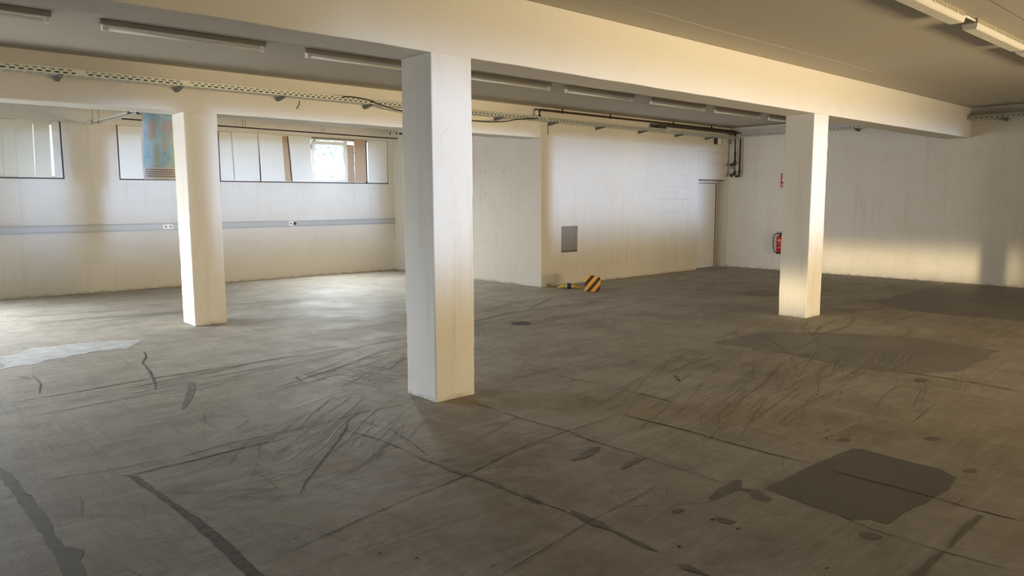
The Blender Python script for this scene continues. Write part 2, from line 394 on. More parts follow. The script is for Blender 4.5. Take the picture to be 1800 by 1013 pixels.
bm = new_bm(); panel_xz(bm, XL, XR, 0, ZC, YB-.3, YB, [(5, 12, .85, 2.2)]); st('wall_rear', bm, M_WALL)
bm = new_bm(); box(bm, XL-.3, XL, YB, YW, 0, ZC); st('wall_left', bm, M_WALL)

# beams and pillars
def beam(y0, d, label, x1):
    bm = new_bm(); box(bm, 0, x1-XL, 0, d, 0, ZC-ZB)
    bmesh.ops.subdivide_edges(bm, edges=[e for e in bm.edges if abs((e.verts[0].co-e.verts[1].co).x) > 5], cuts=160, use_grid_fill=True)
    for v in bm.verts:
        if v.co.z < .01: v.co.z += (noise.noise(Vector((v.co.x*2.1, v.co.y*3, 3)))*.006)
    o = obj('concrete_beam', bm, M_BEAM, loc=(XL, y0, ZB)); bevel(o, .008, 2)
    return tag(o, label, 'beam')
beam(Y1, P1D, 'long white painted concrete beam across the front, carried by the tall near pillar', XR)
beam(Y2, B2D, 'white painted concrete beam behind the cable tray, running into the block wall', XS)

def pillar(x, y, w_, d, label, seed):
    bm = new_bm(); n = 26
    rng_ = random.Random(seed)
    box(bm, 0, w_, 0, d, 0, ZB+.004)
    ed = [e for e in bm.edges if abs((e.verts[0].co-e.verts[1].co).z) > 1]
    bmesh.ops.subdivide_edges(bm, edges=ed, cuts=90, use_grid_fill=True)
    for v in bm.verts:
        if .02 < v.co.z < ZB-.02:
            k = noise.noise(Vector((v.co.x*9+seed, v.co.y*9, v.co.z*7)))*.003 + noise.noise(Vector((seed, v.co.y*4, v.co.z*1.3)))*.004
            v.co.x += k*(1 if v.co.x > w_/2 else -1); v.co.y += k*(1 if v.co.y > d/2 else -1)
    o = obj('concrete_pillar', bm, M_PIL, loc=(x, y, 0)); bevel(o, .010, 2)
    return tag(o, label, 'pillar')
pillar(3.286, Y1, .385, .400, 'tall square white concrete pillar nearest the viewer, under the front beam', 3)
pillar(9.286, Y1, .40, .392, 'square white concrete pillar standing before the fire extinguisher', 11)
pillar(3.136, Y2, .405, .429, 'square white concrete pillar beside the blue poster', 23)

# ------------------------------------------------------------------ marks in the floor
def clip_ok(p): return True
def jag_poly(pts, amp, step=.03, seed=0):
    out = []; n = len(pts)
    for i in range(n):
        a = Vector(pts[i]).to_2d(); b = Vector(pts[(i+1) % n]).to_2d(); L = (b-a).length
        k = max(1, int(L/step)); t = (b-a).normalized() if L else Vector((1, 0)); nn = Vector((-t.y, t.x))
        for q in range(k):
            p = a.lerp(b, q/k)
            j = noise.noise(Vector((p.x*9, p.y*9, seed)))*amp + noise.noise(Vector((p.x*33, p.y*33, seed)))*amp*.5
            out.append(p+nn*j*(1 if q else .3))
    return out
def flat(bm, pts, z):
    vs = [bm.verts.new((p[0], p[1], z)) for p in pts]
    try: f = bm.faces.new(vs)
    except ValueError: return
    r = bmesh.ops.triangulate(bm, faces=[f])
def ribbon(bm, pts, w_, z, seed=0, taper=True, jit=1.0):
    P = []
    for a, b in zip(pts, pts[1:]):
        a = Vector(a); b = Vector(b); k = max(1, int((b-a).length/.04))
        P += [a.lerp(b, q/k) for q in range(k)]
    P.append(Vector(pts[-1])); n = len(P); prev = None
    for i, p in enumerate(P):
        t = (P[min(i+1, n-1)]-P[max(i-1, 0)]).normalized(); nn = Vector((-t.y, t.x))
        ww = w_*.5*(1+.8*noise.noise(Vector((p.x*11, p.y*11, seed)))*jit)
        if taper: ww *= min(1, .25+3*min(i, n-1-i)/n*2)
        off = nn*noise.noise(Vector((p.x*7, p.y*7, seed+5)))*w_*.5*jit
        c = (bm.verts.new((*(p+off+nn*ww), z)), bm.verts.new((*(p+off-nn*ww), z)))
        if prev: bm.faces.new((prev[0], prev[1], c[1], c[0]))
        prev = c
PM = {'tar_strip': (M_TAR, 'filled_trench', .012), 'rough_strip': (M_ROUGH, 'broken_strip', .010), 'square_patch': (M_PATCH, 'dark_floor_patch', .012),
      'stain': (M_TAR, 'dark_stain', .02), 'grey_patch': (M_GREY, 'dark_floor_patch', .05), 'faint_patch': (M_GREY, 'dark_floor_patch', .04),
      'spot': (M_TAR, 'oil_spot', .004), 'seam_strip': (M_SEAM, 'filled_seam', .010), 'pale_patch': (M_PALE, 'worn_paint_patch', .08), 'tar_blob': (M_TAR, 'dark_stain', .01)}
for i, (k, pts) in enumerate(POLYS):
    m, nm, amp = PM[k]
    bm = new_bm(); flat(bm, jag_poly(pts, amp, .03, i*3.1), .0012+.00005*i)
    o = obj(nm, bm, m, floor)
LW = {'dark': (M_TAR, 'faint_joint', .7), 'crack': (M_CRACK, 'floor_crack', .72), 'tar': (M_TAR, 'filled_joint', 1.4)}
for i, (k, pts, w_) in enumerate(LINES):
    m, nm, wm = LW[k]
    bm = new_bm(); ribbon(bm, pts, w_*wm, .0026+.00003*i, i*1.7, jit=1.2)
    obj(nm, bm, m, floor)
rn = random.Random(5)
def scratches(bm, n, cx, cy, ang, spread, sx, sy, L0, L1, w_, curv=.15):
    for _ in range(n):
        a = R(ang+rn.gauss(0, spread)); L = rn.uniform(L0, L1)
        u = rn.gauss(0, .45)*sx; v = rn.gauss(0, .45)*sy; ca, sa = math.cos(R(ang)), math.sin(R(ang))
        p = Vector((cx+u*ca-v*sa, cy+u*sa+v*ca)); pts = []
        c = rn.gauss(0, curv)
        for k in range(7):
            pts.append(p.copy()); p = p+Vector((math.cos(a), math.sin(a)))*L/6; a += c/6
        ribbon(bm, pts, w_*rn.uniform(.5, 1.5), .0040+rn.random()*.0006, rn.random()*50, jit=.5)
SC = [ # n, cx, cy, angle, spread, sx, sy, len, width
    (90, 4.9, 3.2, 15, 6, 2.2, 1.2, .3, 1.5, .0035), (60, 6.2, 2.9, 14, 8, 1.6, 1.1, .2, 1.2, .004),
    (44, 2.1, 4.3, 41, 10, .8, .6, .2, .95, .004), (30, 3.4, 6.1, 28, 11, 1.2, .7, .3, 1.3, .006),
    (22, 2.3, 6.6, 9, 6, 1.8, .7, .4, 1.4, .007), (14, 3.25, 6.0, -88, 14, .4, .5, .3, .8, .006),
    (44, 2.6, 3.4, -36, 20, 1.2, .7, .1, .6, .0025), (44, 1.2, 3.9, -46, 26, 1.0, .8, .1, .5, .0025),
    (16, 8.4, 4.0, 20, 14, 2.2, 1.6, .4, 1.5, .006), (24, 6.8, 7.4, 8, 10, 2.6, 1.1, .5, 2.0, .009),
    (16, 2.9, 11.2, -5, 7, 2.8, 1.0, .5, 2.2, .012), (30, 2.0, 5.3, 60, 34, 1.1, .6, .1, .4, .003),
    (40, 3.8, 2.4, 10, 34, 1.4, .8, .08, .5, .0022), (34, 5.2, 5.4, 24, 30, 2.0, 1.2, .1, .8, .004)]
bl = new_bm(); bd = new_bm()
for s in SC:
    n = s[0]; scratches(bl, int(n*.4), *s[1:]); scratches(bd, int(n*1.0), *s[1:])
obj('scratch_marks', bl, M_SCRL, floor, kind='stuff'); obj('scuff_marks', bd, M_SCRD, floor, kind='stuff')
# crumbs and pits
bm = new_bm()
for _ in range(170):
    r_ = rn.random(); d = 2.2+5.5*rn.random()**1.4; th = rn.uniform(-.62, .62)+.60
    x, y = d*math.sin(th+.13), d*math.cos(th+.13); s = .004+.010*rn.random()**3
    a0 = rn.random()*6
    flat(bm, [(x+s*rn.uniform(.4, 1.6)*math.cos(a0+k), y+s*rn.uniform(.3, .9)*math.sin(a0+k)) for k in (0, 1, 2, 3, 4, 5)], .005)
obj('floor_pits', bm, M_CRACK, floor, kind='stuff')
# drain hole
bm = new_bm(); flat(bm, jag_poly([(6.28+.13*math.cos(a)-0, 6.84+.12*math.sin(a)) for a in [k*math.pi/6 for k in range(12)]], .02, .03), .0055); obj('drain_hole', bm, M_DARKF, floor)

# ------------------------------------------------------------------ windows
def window(idx, x0, x1, z0, z1, muntins, dark=True, yf=YW+.06):
    root = bpy.data.objects.new('window_%d' % idx, None); C.objects.link(root); root['kind'] = 'structure'; root.location = ((x0+x1)/2, yf, z0)
    ox = (x0+x1)/2
    bm = new_bm(); t = .055
    edges = [x0]+muntins+[x1]
    box(bm, x0-ox, x1-ox, 0, .07, 0, t); box(bm, x0-ox, x1-ox, 0, .07, z1-z0-t, z1-z0)
    for e in edges:
        a = max(x0, e-t/2 if e not in (x0, x1) else (e if e == x0 else e-t)); box(bm, a-ox, a-ox+t, .001, .069, t, z1-z0-t)
    bevel(obj('window_frame', bm, M_FRAME, root), .005)
    for a, b in zip(edges, edges[1:]):
        bm = new_bm(); box(bm, a-ox+t*.5, b-ox-t*.5, .03, .036, t*.8, z1-z0-t*.8); obj('pane', bm, M_GLASS, root)
    if dark:
        bm = new_bm(); box(bm, x0-ox, x1-ox, -.055, -.001, .0005, .022); obj('sill_strip', bm, M_DARKF, root)
        bm = new_bm(); box(bm, x0-ox+.0005, x0-ox+.020, -.055, -.001, .022, z1-z0); obj('side_strip', bm, M_DARKF, root)
    return root
window(1, *W0, [-2.3], False); window(2, *W1, [1.5]); window(3, *W2, []); window(4, *W3, [7.23, 8.08])
# the dark right edge of the window at the far left, and of its companion
wr = [o for o in bpy.data.objects if o.name == 'window_2'][0]
bm = new_bm(); box(bm, (W1[1]-W1[0])/2-.014, (W1[1]-W1[0])/2-.0005, -.055, -.001, .022, W1[3]-W1[2]); obj('side_strip', bm, M_DARKF, wr)
# casement leaf of the uncovered window
w4 = bpy.data.objects['window_4']; ox = (W3[0]+W3[1])/2
bm = new_bm(); a0, a1, z0_, z1_ = 7.27, 8.05, .035, .87
for (p, q, r_, s_) in ((a0, a1, z0_, z0_+.065), (a0, a1, z1_-.065, z1_), (a0, a0+.06, z0_+.065, z1_-.065), (a1-.06, a1, z0_+.065, z1_-.065)):
    box(bm, p-ox, q-ox, -.035, -.002, r_, s_)
bevel(obj('casement', bm, M_FRAME, w4), .006)
bm = new_bm(); box(bm, 8.00-ox, 8.02-ox, -.06, -.036, .38, .40); box(bm, 8.00-ox, 8.02-ox, -.065, -.05, .28, .40); obj('window_handle', bm, M_FRAME, w4)

# sheets that cover the windows
def sheet(name, x0, x1, z0, z1, m, label, cat, lean=0.0, skew=0.0, yy=YW-.005, th=.006, grp=None, curl=.01):
    bm = new_bm(); n = 8; W = x1-x0; H = z1-z0; g = []
    for s in (0, 1):
        for i in range(n+1):
            for j in range(n+1):
                u = i/n-.5; v = j/n
                g.append(bm.verts.new((u*W+skew*v, lean*(v-.5)+curl*math.sin(math.pi*v)*u*2+(th if s else 0), v*H)))
    N = (n+1)**2
    for i in range(n):
        for j in range(n):
            a = i*(n+1)+j; q = (a, a+1, a+n+2, a+n+1)
            for s in (0, 1): bm.faces.new([g[k+s*N] for k in q])
    rim = [i*(n+1) for i in range(n+1)]+[n*(n+1)+j for j in range(1, n+1)]+[i*(n+1)+n for i in range(n-1, -1, -1)]+[j for j in range(n-1, 0, -1)]
    for a, b in zip(rim, rim[1:]+rim[:1]): bm.faces.new((g[a], g[b], g[b+N], g[a+N]))
    o = obj(name, bm, m, loc=((x0+x1)/2, yy, z0))
    return tag(o, label, cat, grp)
ZL = ZS+.024
sheet('window_sheet', .40, 1.98, ZL, 2.90, M_SHEETG, 'pale backlit sheet covering the window at the left edge of the picture', 'sheet', yy=YW+.055)
sheet('window_sheet', 1.915, 2.10, ZL, 2.89, M_SHEETG, 'first narrow backlit sheet from the left edge, in the far left window', 'sheet', skew=.02, yy=YW+.035)
sheet('window_sheet', 2.085, 2.325, ZL, 2.90, M_SHEETG, 'cream sheet with a glowing left edge in the far left window', 'sheet', skew=.02)
sheet('window_sheet', 2.335, 2.565, ZL, 2.90, M_SHEETG, 'cream sheet to the left of the bright vertical gap in the far left window', 'sheet', skew=.02, yy=YW+.01)
sheet('window_sheet', 2.605, 2.72, ZL, 2.88, M_SHEET, 'narrow white sheet in the right corner of the far left window', 'sheet')
sheet('window_sheet', 3.605, 4.93, ZL, 2.88, M_SHEET, 'large plain white sheet covering the window behind the blue poster', 'sheet', yy=YW+.012)
sheet('window_sheet', 5.36, 5.64, ZL, 2.88, M_SHEET, 'leftmost white sheet in the long window, beside the poster pillar', 'sheet', skew=-.03, yy=YW+.022)
sheet('window_sheet', 5.62, 6.15, ZL, 2.885, M_SHEET, 'second white sheet from the left in the long window', 'sheet', skew=-.03)
sheet('window_sheet', 6.135, 6.44, ZL, 2.885, M_SHEET, 'third white sheet in the long window, its left edge standing proud', 'sheet', skew=-.03, yy=YW-.03)
sheet('window_sheet', 6.40, 6.655, ZL, 2.875, M_SHEET, 'white sheet directly left of the narrow brown cardboard strip', 'sheet', skew=-.035, yy=YW+.015)
sheet('cardboard_strip', 6.60, 6.95, ZL, 2.87, M_CARD, 'narrow brown cardboard strip between two white sheets in the long window', 'cardboard', skew=-.06, yy=YW+.045)
sheet('window_sheet', 6.80, 7.27, ZL, 2.87, M_SHEET, 'white sheet directly left of the uncovered window', 'sheet', skew=-.06)
sheet('window_sheet', 8.10, 8.26, ZL, 2.76, M_CARD, 'thin brown sheet directly right of the uncovered window', 'sheet', yy=YW+.045)
sheet('cardboard_sheet', 8.245, 8.53, ZL, 2.88, M_CARD, 'brown cardboard sheet with a fold, right of the uncovered window', 'cardboard', yy=YW+.005)
sheet('window_sheet', 8.575, 9.06, ZL, 2.86, M_SHEET, 'rightmost white sheet in the long window, next to the corner', 'sheet')
bm = new_bm(); box(bm, 8.53-ox, 8.575-ox, -.02, -.002, .022, .94); obj('side_strip', bm, M_DARKF, w4)
bm = new_bm(); box(bm, 6.118-ox, 6.132-ox, -.082, -.068, .022, .94); obj('side_strip', bm, M_DARKF, w4)  # dark strip stands in for the shade in the gap by the proud sheet
bm = new_bm(); box(bm, 7.28-ox, 8.25-ox, -.045, -.002, .925, .94); obj('top_strip', bm, M_DARKF, w4)

# tree outside the uncovered window
def mat_leaf():
    k = NT('pale_leaf'); k.col(k.mix(k.noise(3), (.60, .68, .58), (.8, .85, .78))); k.rough(.6); return k.m
t = thing('garden_tree', 'pale green tree seen through the uncovered window', 'tree', (12.9, 26.0, 0))
bm = new_bm(); rl = random.Random(9)
for _ in range(1300):
    p = Vector((rl.gauss(0, 1.1), rl.gauss(0, 1.0), 4.2+rl.gauss(0, .9))); a = Vector((rl.gauss(0, 1), rl.gauss(0, 1), rl.gauss(0, 1))).normalized(); b = a.orthogonal().normalized(); c_ = a.cross(b)
    s = .06; f = [p+b*s*1.6, p+c_*s, p-b*s*1.6, p-c_*s]; bm.faces.new([bm.verts.new(q) for q in f])
obj('foliage', bm, mat_leaf(), t)
bm = new_bm(); tube(bm, [(0, 0, 0), (.05, 0, 1.6), (0, .05, 3.2), (.1, 0, 4.4)], [.16, .13, .1, .05]); tube(bm, [(0, .05, 3.0), (.5, .1, 3.9), (.9, .1, 4.6)], [.07, .05, .03]); tube(bm, [(0, .05, 2.8), (-.5, 0, 3.8), (-.8, .1, 4.4)], [.07, .05, .03])
obj('trunk', bm, M_PIPE, t)

# ------------------------------------------------------------------ trunking with sockets on the window wall
bm = new_bm(); box(bm, 0, XS-XL-.004, -.055, -.001, 0, .130); 
o = obj('wall_trunking', bm, M_TRUNK, loc=(XL+.002, YW, 1.043)); bevel(o, .006)
tag(o, 'long blue-grey cable trunking fixed along the window wall', 'cable trunking')
bm = new_bm(); box(bm, .004, XS-XL-.01, -.0565, -.055, .018, .022); box(bm, .004, XS-XL-.01, -.0565, -.055, .108, .112); obj('trunking_groove', bm, M_BRKT, o)
def socket(x, label, broken):
    t = thing('power_socket', label, 'socket', (x, YW-.056, 1.11))
    bm = new_bm(); box(bm, -.085, .085, -.009, -.001, -.042, .042); bevel(obj('cover_plate', bm, M_WHITEP, t), .004)
    for s in (-1, 1):
        m = M_BLACK if (broken and s > 0) else M_BRKT
        bm = new_bm(); r_ = .021
        ring = [bm.verts.new((s*.042+r_*math.cos(k*math.pi/8), -.0105, r_*math.sin(k*math.pi/8))) for k in range(16)]; bm.faces.new(ring)
        if broken and s > 0: box(bm, .012, .078, -.0125, -.0095, -.034, .034)
        g = bmesh.ops.extrude_face_region(bm, geom=bm.faces[:1]); bmesh.ops.translate(bm, verts=[v for v in g['geom'] if isinstance(v, bmesh.types.BMVert)], vec=(0, .0015, 0))
        obj('socket_hole', bm, m, t)
socket(4.325, 'double white power socket in the grey trunking, left of the poster pillar', False)
socket(6.74, 'power socket in the grey trunking with its right half missing and black', True)

# ------------------------------------------------------------------ door
d = bpy.data.objects.new('door_1', None); C.objects.link(d); d['kind'] = 'structure'; d.location = (DX0, Y2+.22, 0)
bm = new_bm(); box(bm, .004, DX1-DX0-.035, .0, .045, .012, DZ-.075); bevel(obj('door_leaf', bm, M_DOOR, d), .004)
bm = new_bm(); box(bm, .002, DX1-DX0-.002, -.01, .055, DZ-.07, DZ-.002); box(bm, DX1-DX0-.03, DX1-DX0-.001, -.012, .055, 0, DZ-.07); obj('door_frame', bm, M_DOOR, d)
bm = new_bm(); box(bm, DX1-DX0-.037, DX1-DX0-.029, -.014, -.002, .01, DZ-.075); box(bm, .006, DX1-DX0-.03, -.014, -.0105, DZ-.082, DZ-.068); obj('rubber_seal', bm, M_BLACK, d)
bm = new_bm(); box(bm, .0, DX1-DX0-.10, -.225, -.215, DZ-.030, DZ-.0005); obj('chipped_lintel', bm, M_BRKT, d)

# vent niche cover
bm = new_bm(); box(bm, .003, VX1-VX0-.003, 0, .02, .003, VZ1-VZ0-.003)
o = obj('niche_cover', bm, M_VENT, loc=(VX0, Y2+.055, VZ0)); tag(o, 'grey metal cover recessed in a square niche low in the block wall', 'hatch')
bm = new_bm(); box(bm, .004, VX1-VX0-.004, -.05, -.001, .0035, .03); obj('niche_rubble', bm, M_BRKT, o)

# ------------------------------------------------------------------ fluorescent lamps
def batten(label, x):
    t = thing('fluorescent_lamp', label, 'ceiling lamp', (x, 7.50, ZC), group='bare tube lamps in the middle bay')
    L = 1.53
    bm = new_bm(); box(bm, 0, L, -.03, .03, -.048, -.0005); bevel(obj('lamp_housing', bm, M_LAMP, t), .004)
    bm = new_bm(); tube(bm, [(.05, 0, -.082), (L-.05, 0, -.082)], .015, 12); obj('lamp_tube', bm, M_TUBE, t)
    for xx in (.018, L-.045):
        bm = new_bm(); box(bm, xx, xx+.028, -.02, .02, -.100, -.047); bevel(obj('lamp_holder', bm, M_WHITEP, t), .004)
    return t
labs = ['unlit tube lamp on the ceiling, cut by the left edge of the picture', 'long unlit tube lamp at the upper left, nearest one wholly in view',
 'unlit tube lamp whose right end is hidden by the tall near pillar', 'unlit tube lamp emerging from behind the right of the tall near pillar',
 'unlit tube lamp above the block wall, second to the right of the near pillar', 'unlit tube lamp above the block wall, third to the right of the near pillar',
 'unlit tube lamp high above the white door, half hidden by the front beam', 'farthest unlit tube lamp, just left of the pillar before the extinguisher']
XA = [-.10, 1.80, 3.76, 5.93, 7.75, 9.72, 11.56, 13.42]
base = batten(labs[0], XA[0])
for l_, x in zip(labs[1:], XA[1:]):
    c = copy_tree(base); c.location.x = x; c['label'] = l_
def linear(x, label):
    t = thing('diffuser_lamp', label, 'ceiling lamp', (x, 2.37, ZC), group='closed diffuser lamps in the near bay'); L = 1.50
    prof = [(-.062, -.0005), (-.062, -.040), (-.066, -.044), (-.058, -.082), (-.050, -.092), (.050, -.092), (.058, -.082), (.066, -.044), (.062, -.040), (.062, -.0005)]
    def ext(pr, a, b):
        bm = new_bm(); r0 = [bm.verts.new((a, p, q)) for p, q in pr]; r1 = [bm.verts.new((b, p, q)) for p, q in pr]
        for i in range(len(pr)): bm.faces.new((r0[i], r0[(i+1) % len(pr)], r1[(i+1) % len(pr)], r1[i]))
        bm.faces.new(r0[::-1]); bm.faces.new(r1); return bm
    obj('lamp_housing', ext(prof[:2]+prof[-2:], 0, L), M_LAMP, t)
    obj('diffuser', ext(prof[2:8], .02, L-.02), M_DIFF, t)
    for a in (0, L-.02): obj('end_cap', ext(prof[1:9], a, a+.02), M_WHITEP, t)
    for q in range(5):
        bm = new_bm(); box(bm, .2+q*.27, .215+q*.27, -.070, -.060, -.055, -.030); obj('clip', bm, M_WHITEP, t)
    bm = new_bm(); 
    for q in range(13): box(bm, .03, L-.03, -.048+q*.0078, -.046+q*.0078, -.0945, -.0915)
    obj('diffuser_ribs', bm, M_DIFF, t)
    return t
a = linear(5.90, 'closed diffuser lamp at the top right, cut by the upper edge of the picture')
b = copy_tree(a); b.location.x = 7.74; b['label'] = 'closed diffuser lamp in the upper right corner, near the right edge'
c = copy_tree(a); c.location.x = 9.40; c['label'] = 'closed diffuser lamp of which only the end shows at the right edge'
bm = new_bm(); tube(bm, [(7.405, 2.33, ZC-.022), (7.56, 2.33, ZC-.022), (7.735, 2.33, ZC-.022)], .009, 8); tube(bm, [(7.50, 2.33, ZC-.022), (7.56, 2.33, ZC-.022)], .012, 8)
o = obj('lamp_conduit', bm, M_WHITEP); tag(o, 'short white conduit linking the two diffuser lamps at the top right', 'conduit')
bm = new_bm(); ribbon(bm, [(4.8, 4.10), (6.4, 4.13), (8.5, 4.10), (9.2, 4.10), (10.1, 4.13), (10.6, 4.12)], .012, ZC-.0012, 3); ribbon(bm, [(10.9, 4.115), (11.3, 4.10), (12.4, 4.085), (13.4, 4.065), (14.8, 4.05)], .008, ZC-.0012, 7); obj('ceiling_crack', bm, M_WHITEP, ceiling)
bm = new_bm(); ribbon(bm, [(6.6, 2.05), (7.13, 2.049), (8.15, 2.055), (9.4, 2.06)], .004, ZC-.0012, 3, jit=.3); obj('ceiling_crack', bm, M_SEAM, ceiling)

# ------------------------------------------------------------------ cable trays
def slotted(bm, L, rows, period, slot, axis_fn, phase=0):
    """rows: list of (v0, v1, has_slots); quads in (u, v) mapped by axis_fn"""
    n = int(L/period)
    for (v0, v1, s) in rows:
        if not s:
            bm.faces.new([bm.verts.new(axis_fn(u, v)) for u, v in ((0, v0), (L, v0), (L, v1), (0, v1))]); continue
        for i in range(n+1):
            u0 = max(0, i*period+phase+(period/2 if s == 2 else 0)); u1 = min(L, u0+period-slot)
            if u1 > u0: bm.faces.new([bm.verts.new(axis_fn(u, v)) for u, v in ((u0, v0), (u1, v0), (u1, v1), (u0, v1))])
def tray(L, label, loc, rz, brackets, wd=.20, h=.062):
    """runs along local +X, wall on local +Y side"""
    t = thing('cable_tray', label, 'cable tray', loc, rz)
    bm = new_bm()
    for yy in (0, wd):
        slotted(bm, L, [(0, .010, 0), (.010, .024, 1), (.024, .034, 0), (.034, .050, 2), (.050, h, 0)], .080, .046, lambda u, v, yy=yy: (u, yy, v))
    k = wd/3
    rows = []
    for i in range(3): rows.append((i*k, i*k+k*.6, 0)); rows.append((i*k+k*.6, (i+1)*k, 1))
    slotted(bm, L, rows, .095, .060, lambda u, v: (u, v, 0), .02)
    o = obj('tray_channel', bm, M_GALV, t); m = o.modifiers.new('thick', 'SOLIDIFY'); m.thickness = .0018
    bm = new_bm()
    for q, yy in enumerate((.020, .055, .090, .130, .168)): tube(bm, [(.06, yy, .024), (L*.33, yy, .022), (L*.66, yy, .024), (L-.06, yy, .023)], .0155, 6)
    obj('slot_shade_tubes', bm, M_BLACK, t)  # black tubes added so the tray slots look dark inside
    for bx in brackets:
        bm = new_bm(); y1 = wd+.048
        p = [(.02, -.004), (y1, -.004), (y1, -.052), (y1-.02, -.052), (.02, -.020)]
        a_ = [bm.verts.new((bx-.016, q[0], q[1])) for q in p]; b_ = [bm.verts.new((bx+.016, q[0], q[1])) for q in p]
        bm.faces.new(a_); bm.faces.new(b_[::-1])
        for i in range(5): bm.faces.new((a_[i], a_[(i+1) % 5], b_[(i+1) % 5], b_[i]))
        obj('tray_bracket', bm, M_BRKT, t)
    return t
TY = Y2-.25; TZ = 2.930
t = tray(XR-.06-XL, 'long perforated galvanised cable tray along the second beam and block wall', (XL, TY, TZ), 0, [x-XL for x in (.58, 1.82, 3.07, 4.35, 5.66, 6.9, 8.13, 9.40, 10.65, 11.92, 13.16, 14.28)])
for xx in (2.0, 3.11, 7.2, 9.1, 12.6):
    bm = new_bm(); box(bm, xx-XL-.05, xx-XL+.05, -.004, -.001, .002, .060); obj('joint_plate', bm, M_GALV, t)
# on the right wall: behind and in front of the front beam
tray(9.16-(Y1+P1D)-.01, 'perforated cable tray on the right wall between the front beam and the corner', (XR-.25, 9.16, TZ+.035), -math.pi/2, [2.61])
t = tray(3.6, 'open end of perforated cable tray on the right wall before the front beam', (XR-.25, Y1-.012, TZ+.035), -math.pi/2, [.55, 2.2])
bm = new_bm(); tube(bm, [(.56, .1, .06), (.56, .1, .223)], .008, 8); obj('hanger_rod', bm, M_GALV, t)

def cable(pts, r_, m, label, name='cable', cat='cable'):
    bm = new_bm(); tube(bm, smooth_path(pts), r_, 8); o = obj(name, bm, m); return tag(o, label, cat)
yc = TY-.025
cable([(5.10, TY+.05, 2.955), (5.25, yc, 2.990), (5.55, yc, 2.975), (5.80, yc, 2.915), (6.08, yc, 2.868), (6.7, yc, 2.83), (7.41, yc, 2.815), (7.75, yc, 2.815), (8.10, yc, 2.845), (8.40, yc, 2.90), (8.75, yc, 2.935), (9.0, TY+.05, 2.955)], .009, M_BLACK, 'slack black cable drooping out of the long tray behind the near pillar')
bm = new_bm(); tube(bm, [(4.66, Y2-.006, 2.91), (4.65, Y2-.02, 2.86), (4.61, Y2-.012, 2.80)], .004, 6); o = obj('wire_end', bm, M_BLACK); tag(o, 'short loose wire end on the second beam left of the near pillar', 'wire')
bm = new_bm(); tube(bm, [(9.37, Y2-.006, 2.90), (9.372, Y2-.012, 2.72)], .004, 6); o = obj('wire_end', bm, M_BLACK); tag(o, 'short thin wire hanging under the tray at the start of the block wall', 'wire')

# pipes over the tray and valves in the corner
bm = new_bm(); tube(bm, [(9.03, 9.34, 2.995), (9.03, 9.34, 3.09), (9.045, 9.34, 3.115), (9.08, 9.34, 3.12), (12.0, 9.34, 3.12), (15.08, 9.34, 3.11), (15.14, 9.32, 3.10), (15.16, 9.27, 3.09), (15.16, 9.27, 2.98), (15.16, 9.26, 2.35)], .020, 10)
o = obj('heating_pipe', bm, M_PIPE); tag(o, 'thin dark brown pipe above the tray that drops down the corner to the valves', 'pipe')
for xx in (9.6, 10.9, 12.9, 14.3):
    bm = new_bm(); tube(bm, [(xx-.02, 9.34, 3.12), (xx+.02, 9.34, 3.12)], .028, 10); box(bm, xx-.008, xx+.008, 9.33, 9.35, 3.12, ZC-.002); obj('pipe_clamp', bm, M_DARKMETAL, o)
bm = new_bm(); tube(bm, [(9.03, 9.34, 2.993), (9.03, 9.34, 3.03)], [.04, .024], 10); obj('pipe_flange', bm, M_DARKMETAL, o)
for zz, s in ((2.40, 1), (2.16, 1)):
    bm = new_bm(); tube(bm, [(15.16, 9.26, zz+.05), (15.16, 9.26, zz-.05)], [.03, .036], 10); tube(bm, [(15.16, 9.27, zz), (15.14, 9.32, zz-.05)], .018, 8); tube(bm, [(15.14, 9.315, zz-.04), (15.125, 9.345, zz-.075)], .038, 10); obj('valve', bm, M_DARKMETAL, o)
bm = new_bm(); tube(bm, [(15.16, 9.26, 2.35), (15.165, 9.265, 2.28), (15.16, 9.255, 2.14)], .016, 8); obj('coupling', (lambda q: (tube(q, [(15.16, 9.26, 2.62), (15.16, 9.26, 2.48)], .026, 8), q)[1])(new_bm()), M_DARKMETAL, o); obj('lower_pipe', bm, M_DARKMETAL, o)
bm = new_bm(); tube(bm, [(12.50, 9.27, 3.01), (12.50, 9.27, 3.045), (12.55, 9.27, 3.06), (15.05, 9.25, 3.055), (15.15, 9.20, 3.05), (15.17, 9.14, 3.03), (15.17, 9.14, 2.9), (15.17, 9.14, 2.12)], .022, 10)
o = obj('heating_pipe', bm, M_PIPE); tag(o, 'second brown pipe close over the tray, its long drop beside the corner valves', 'pipe')
bm = new_bm(); tube(bm, [(15.17, 9.14, 2.12), (15.17, 9.16, 2.085), (15.17, 9.24, 2.085)], .024, 10); tube(bm, [(15.17, 9.14, 2.22), (15.17, 9.14, 2.16)], .032, 10); obj('elbow', bm, M_DARKMETAL, o)
bm = new_bm(); tube(bm, [(12.50, 9.27, 3.0), (12.50, 9.27, 3.05)], [.05, .026], 10); box(bm, 12.25, 12.46, 9.24, 9.31, 2.995, 3.075); obj('pump_body', bm, M_DARKMETAL, o)
bm = new_bm(); box(bm, 14.63, 14.80, Y2-.09, Y2-.004, 2.80, 2.925); o = obj('junction_box', bm, M_WHITEP); tag(o, 'small white junction box hung under the tray above the door', 'junction box')
for xx in (14.625, 14.792):
    bm = new_bm(); box(bm, xx, xx+.013, Y2-.094, Y2-.004, 2.795, 2.926); obj('box_strap', bm, M_DARKMETAL, o)

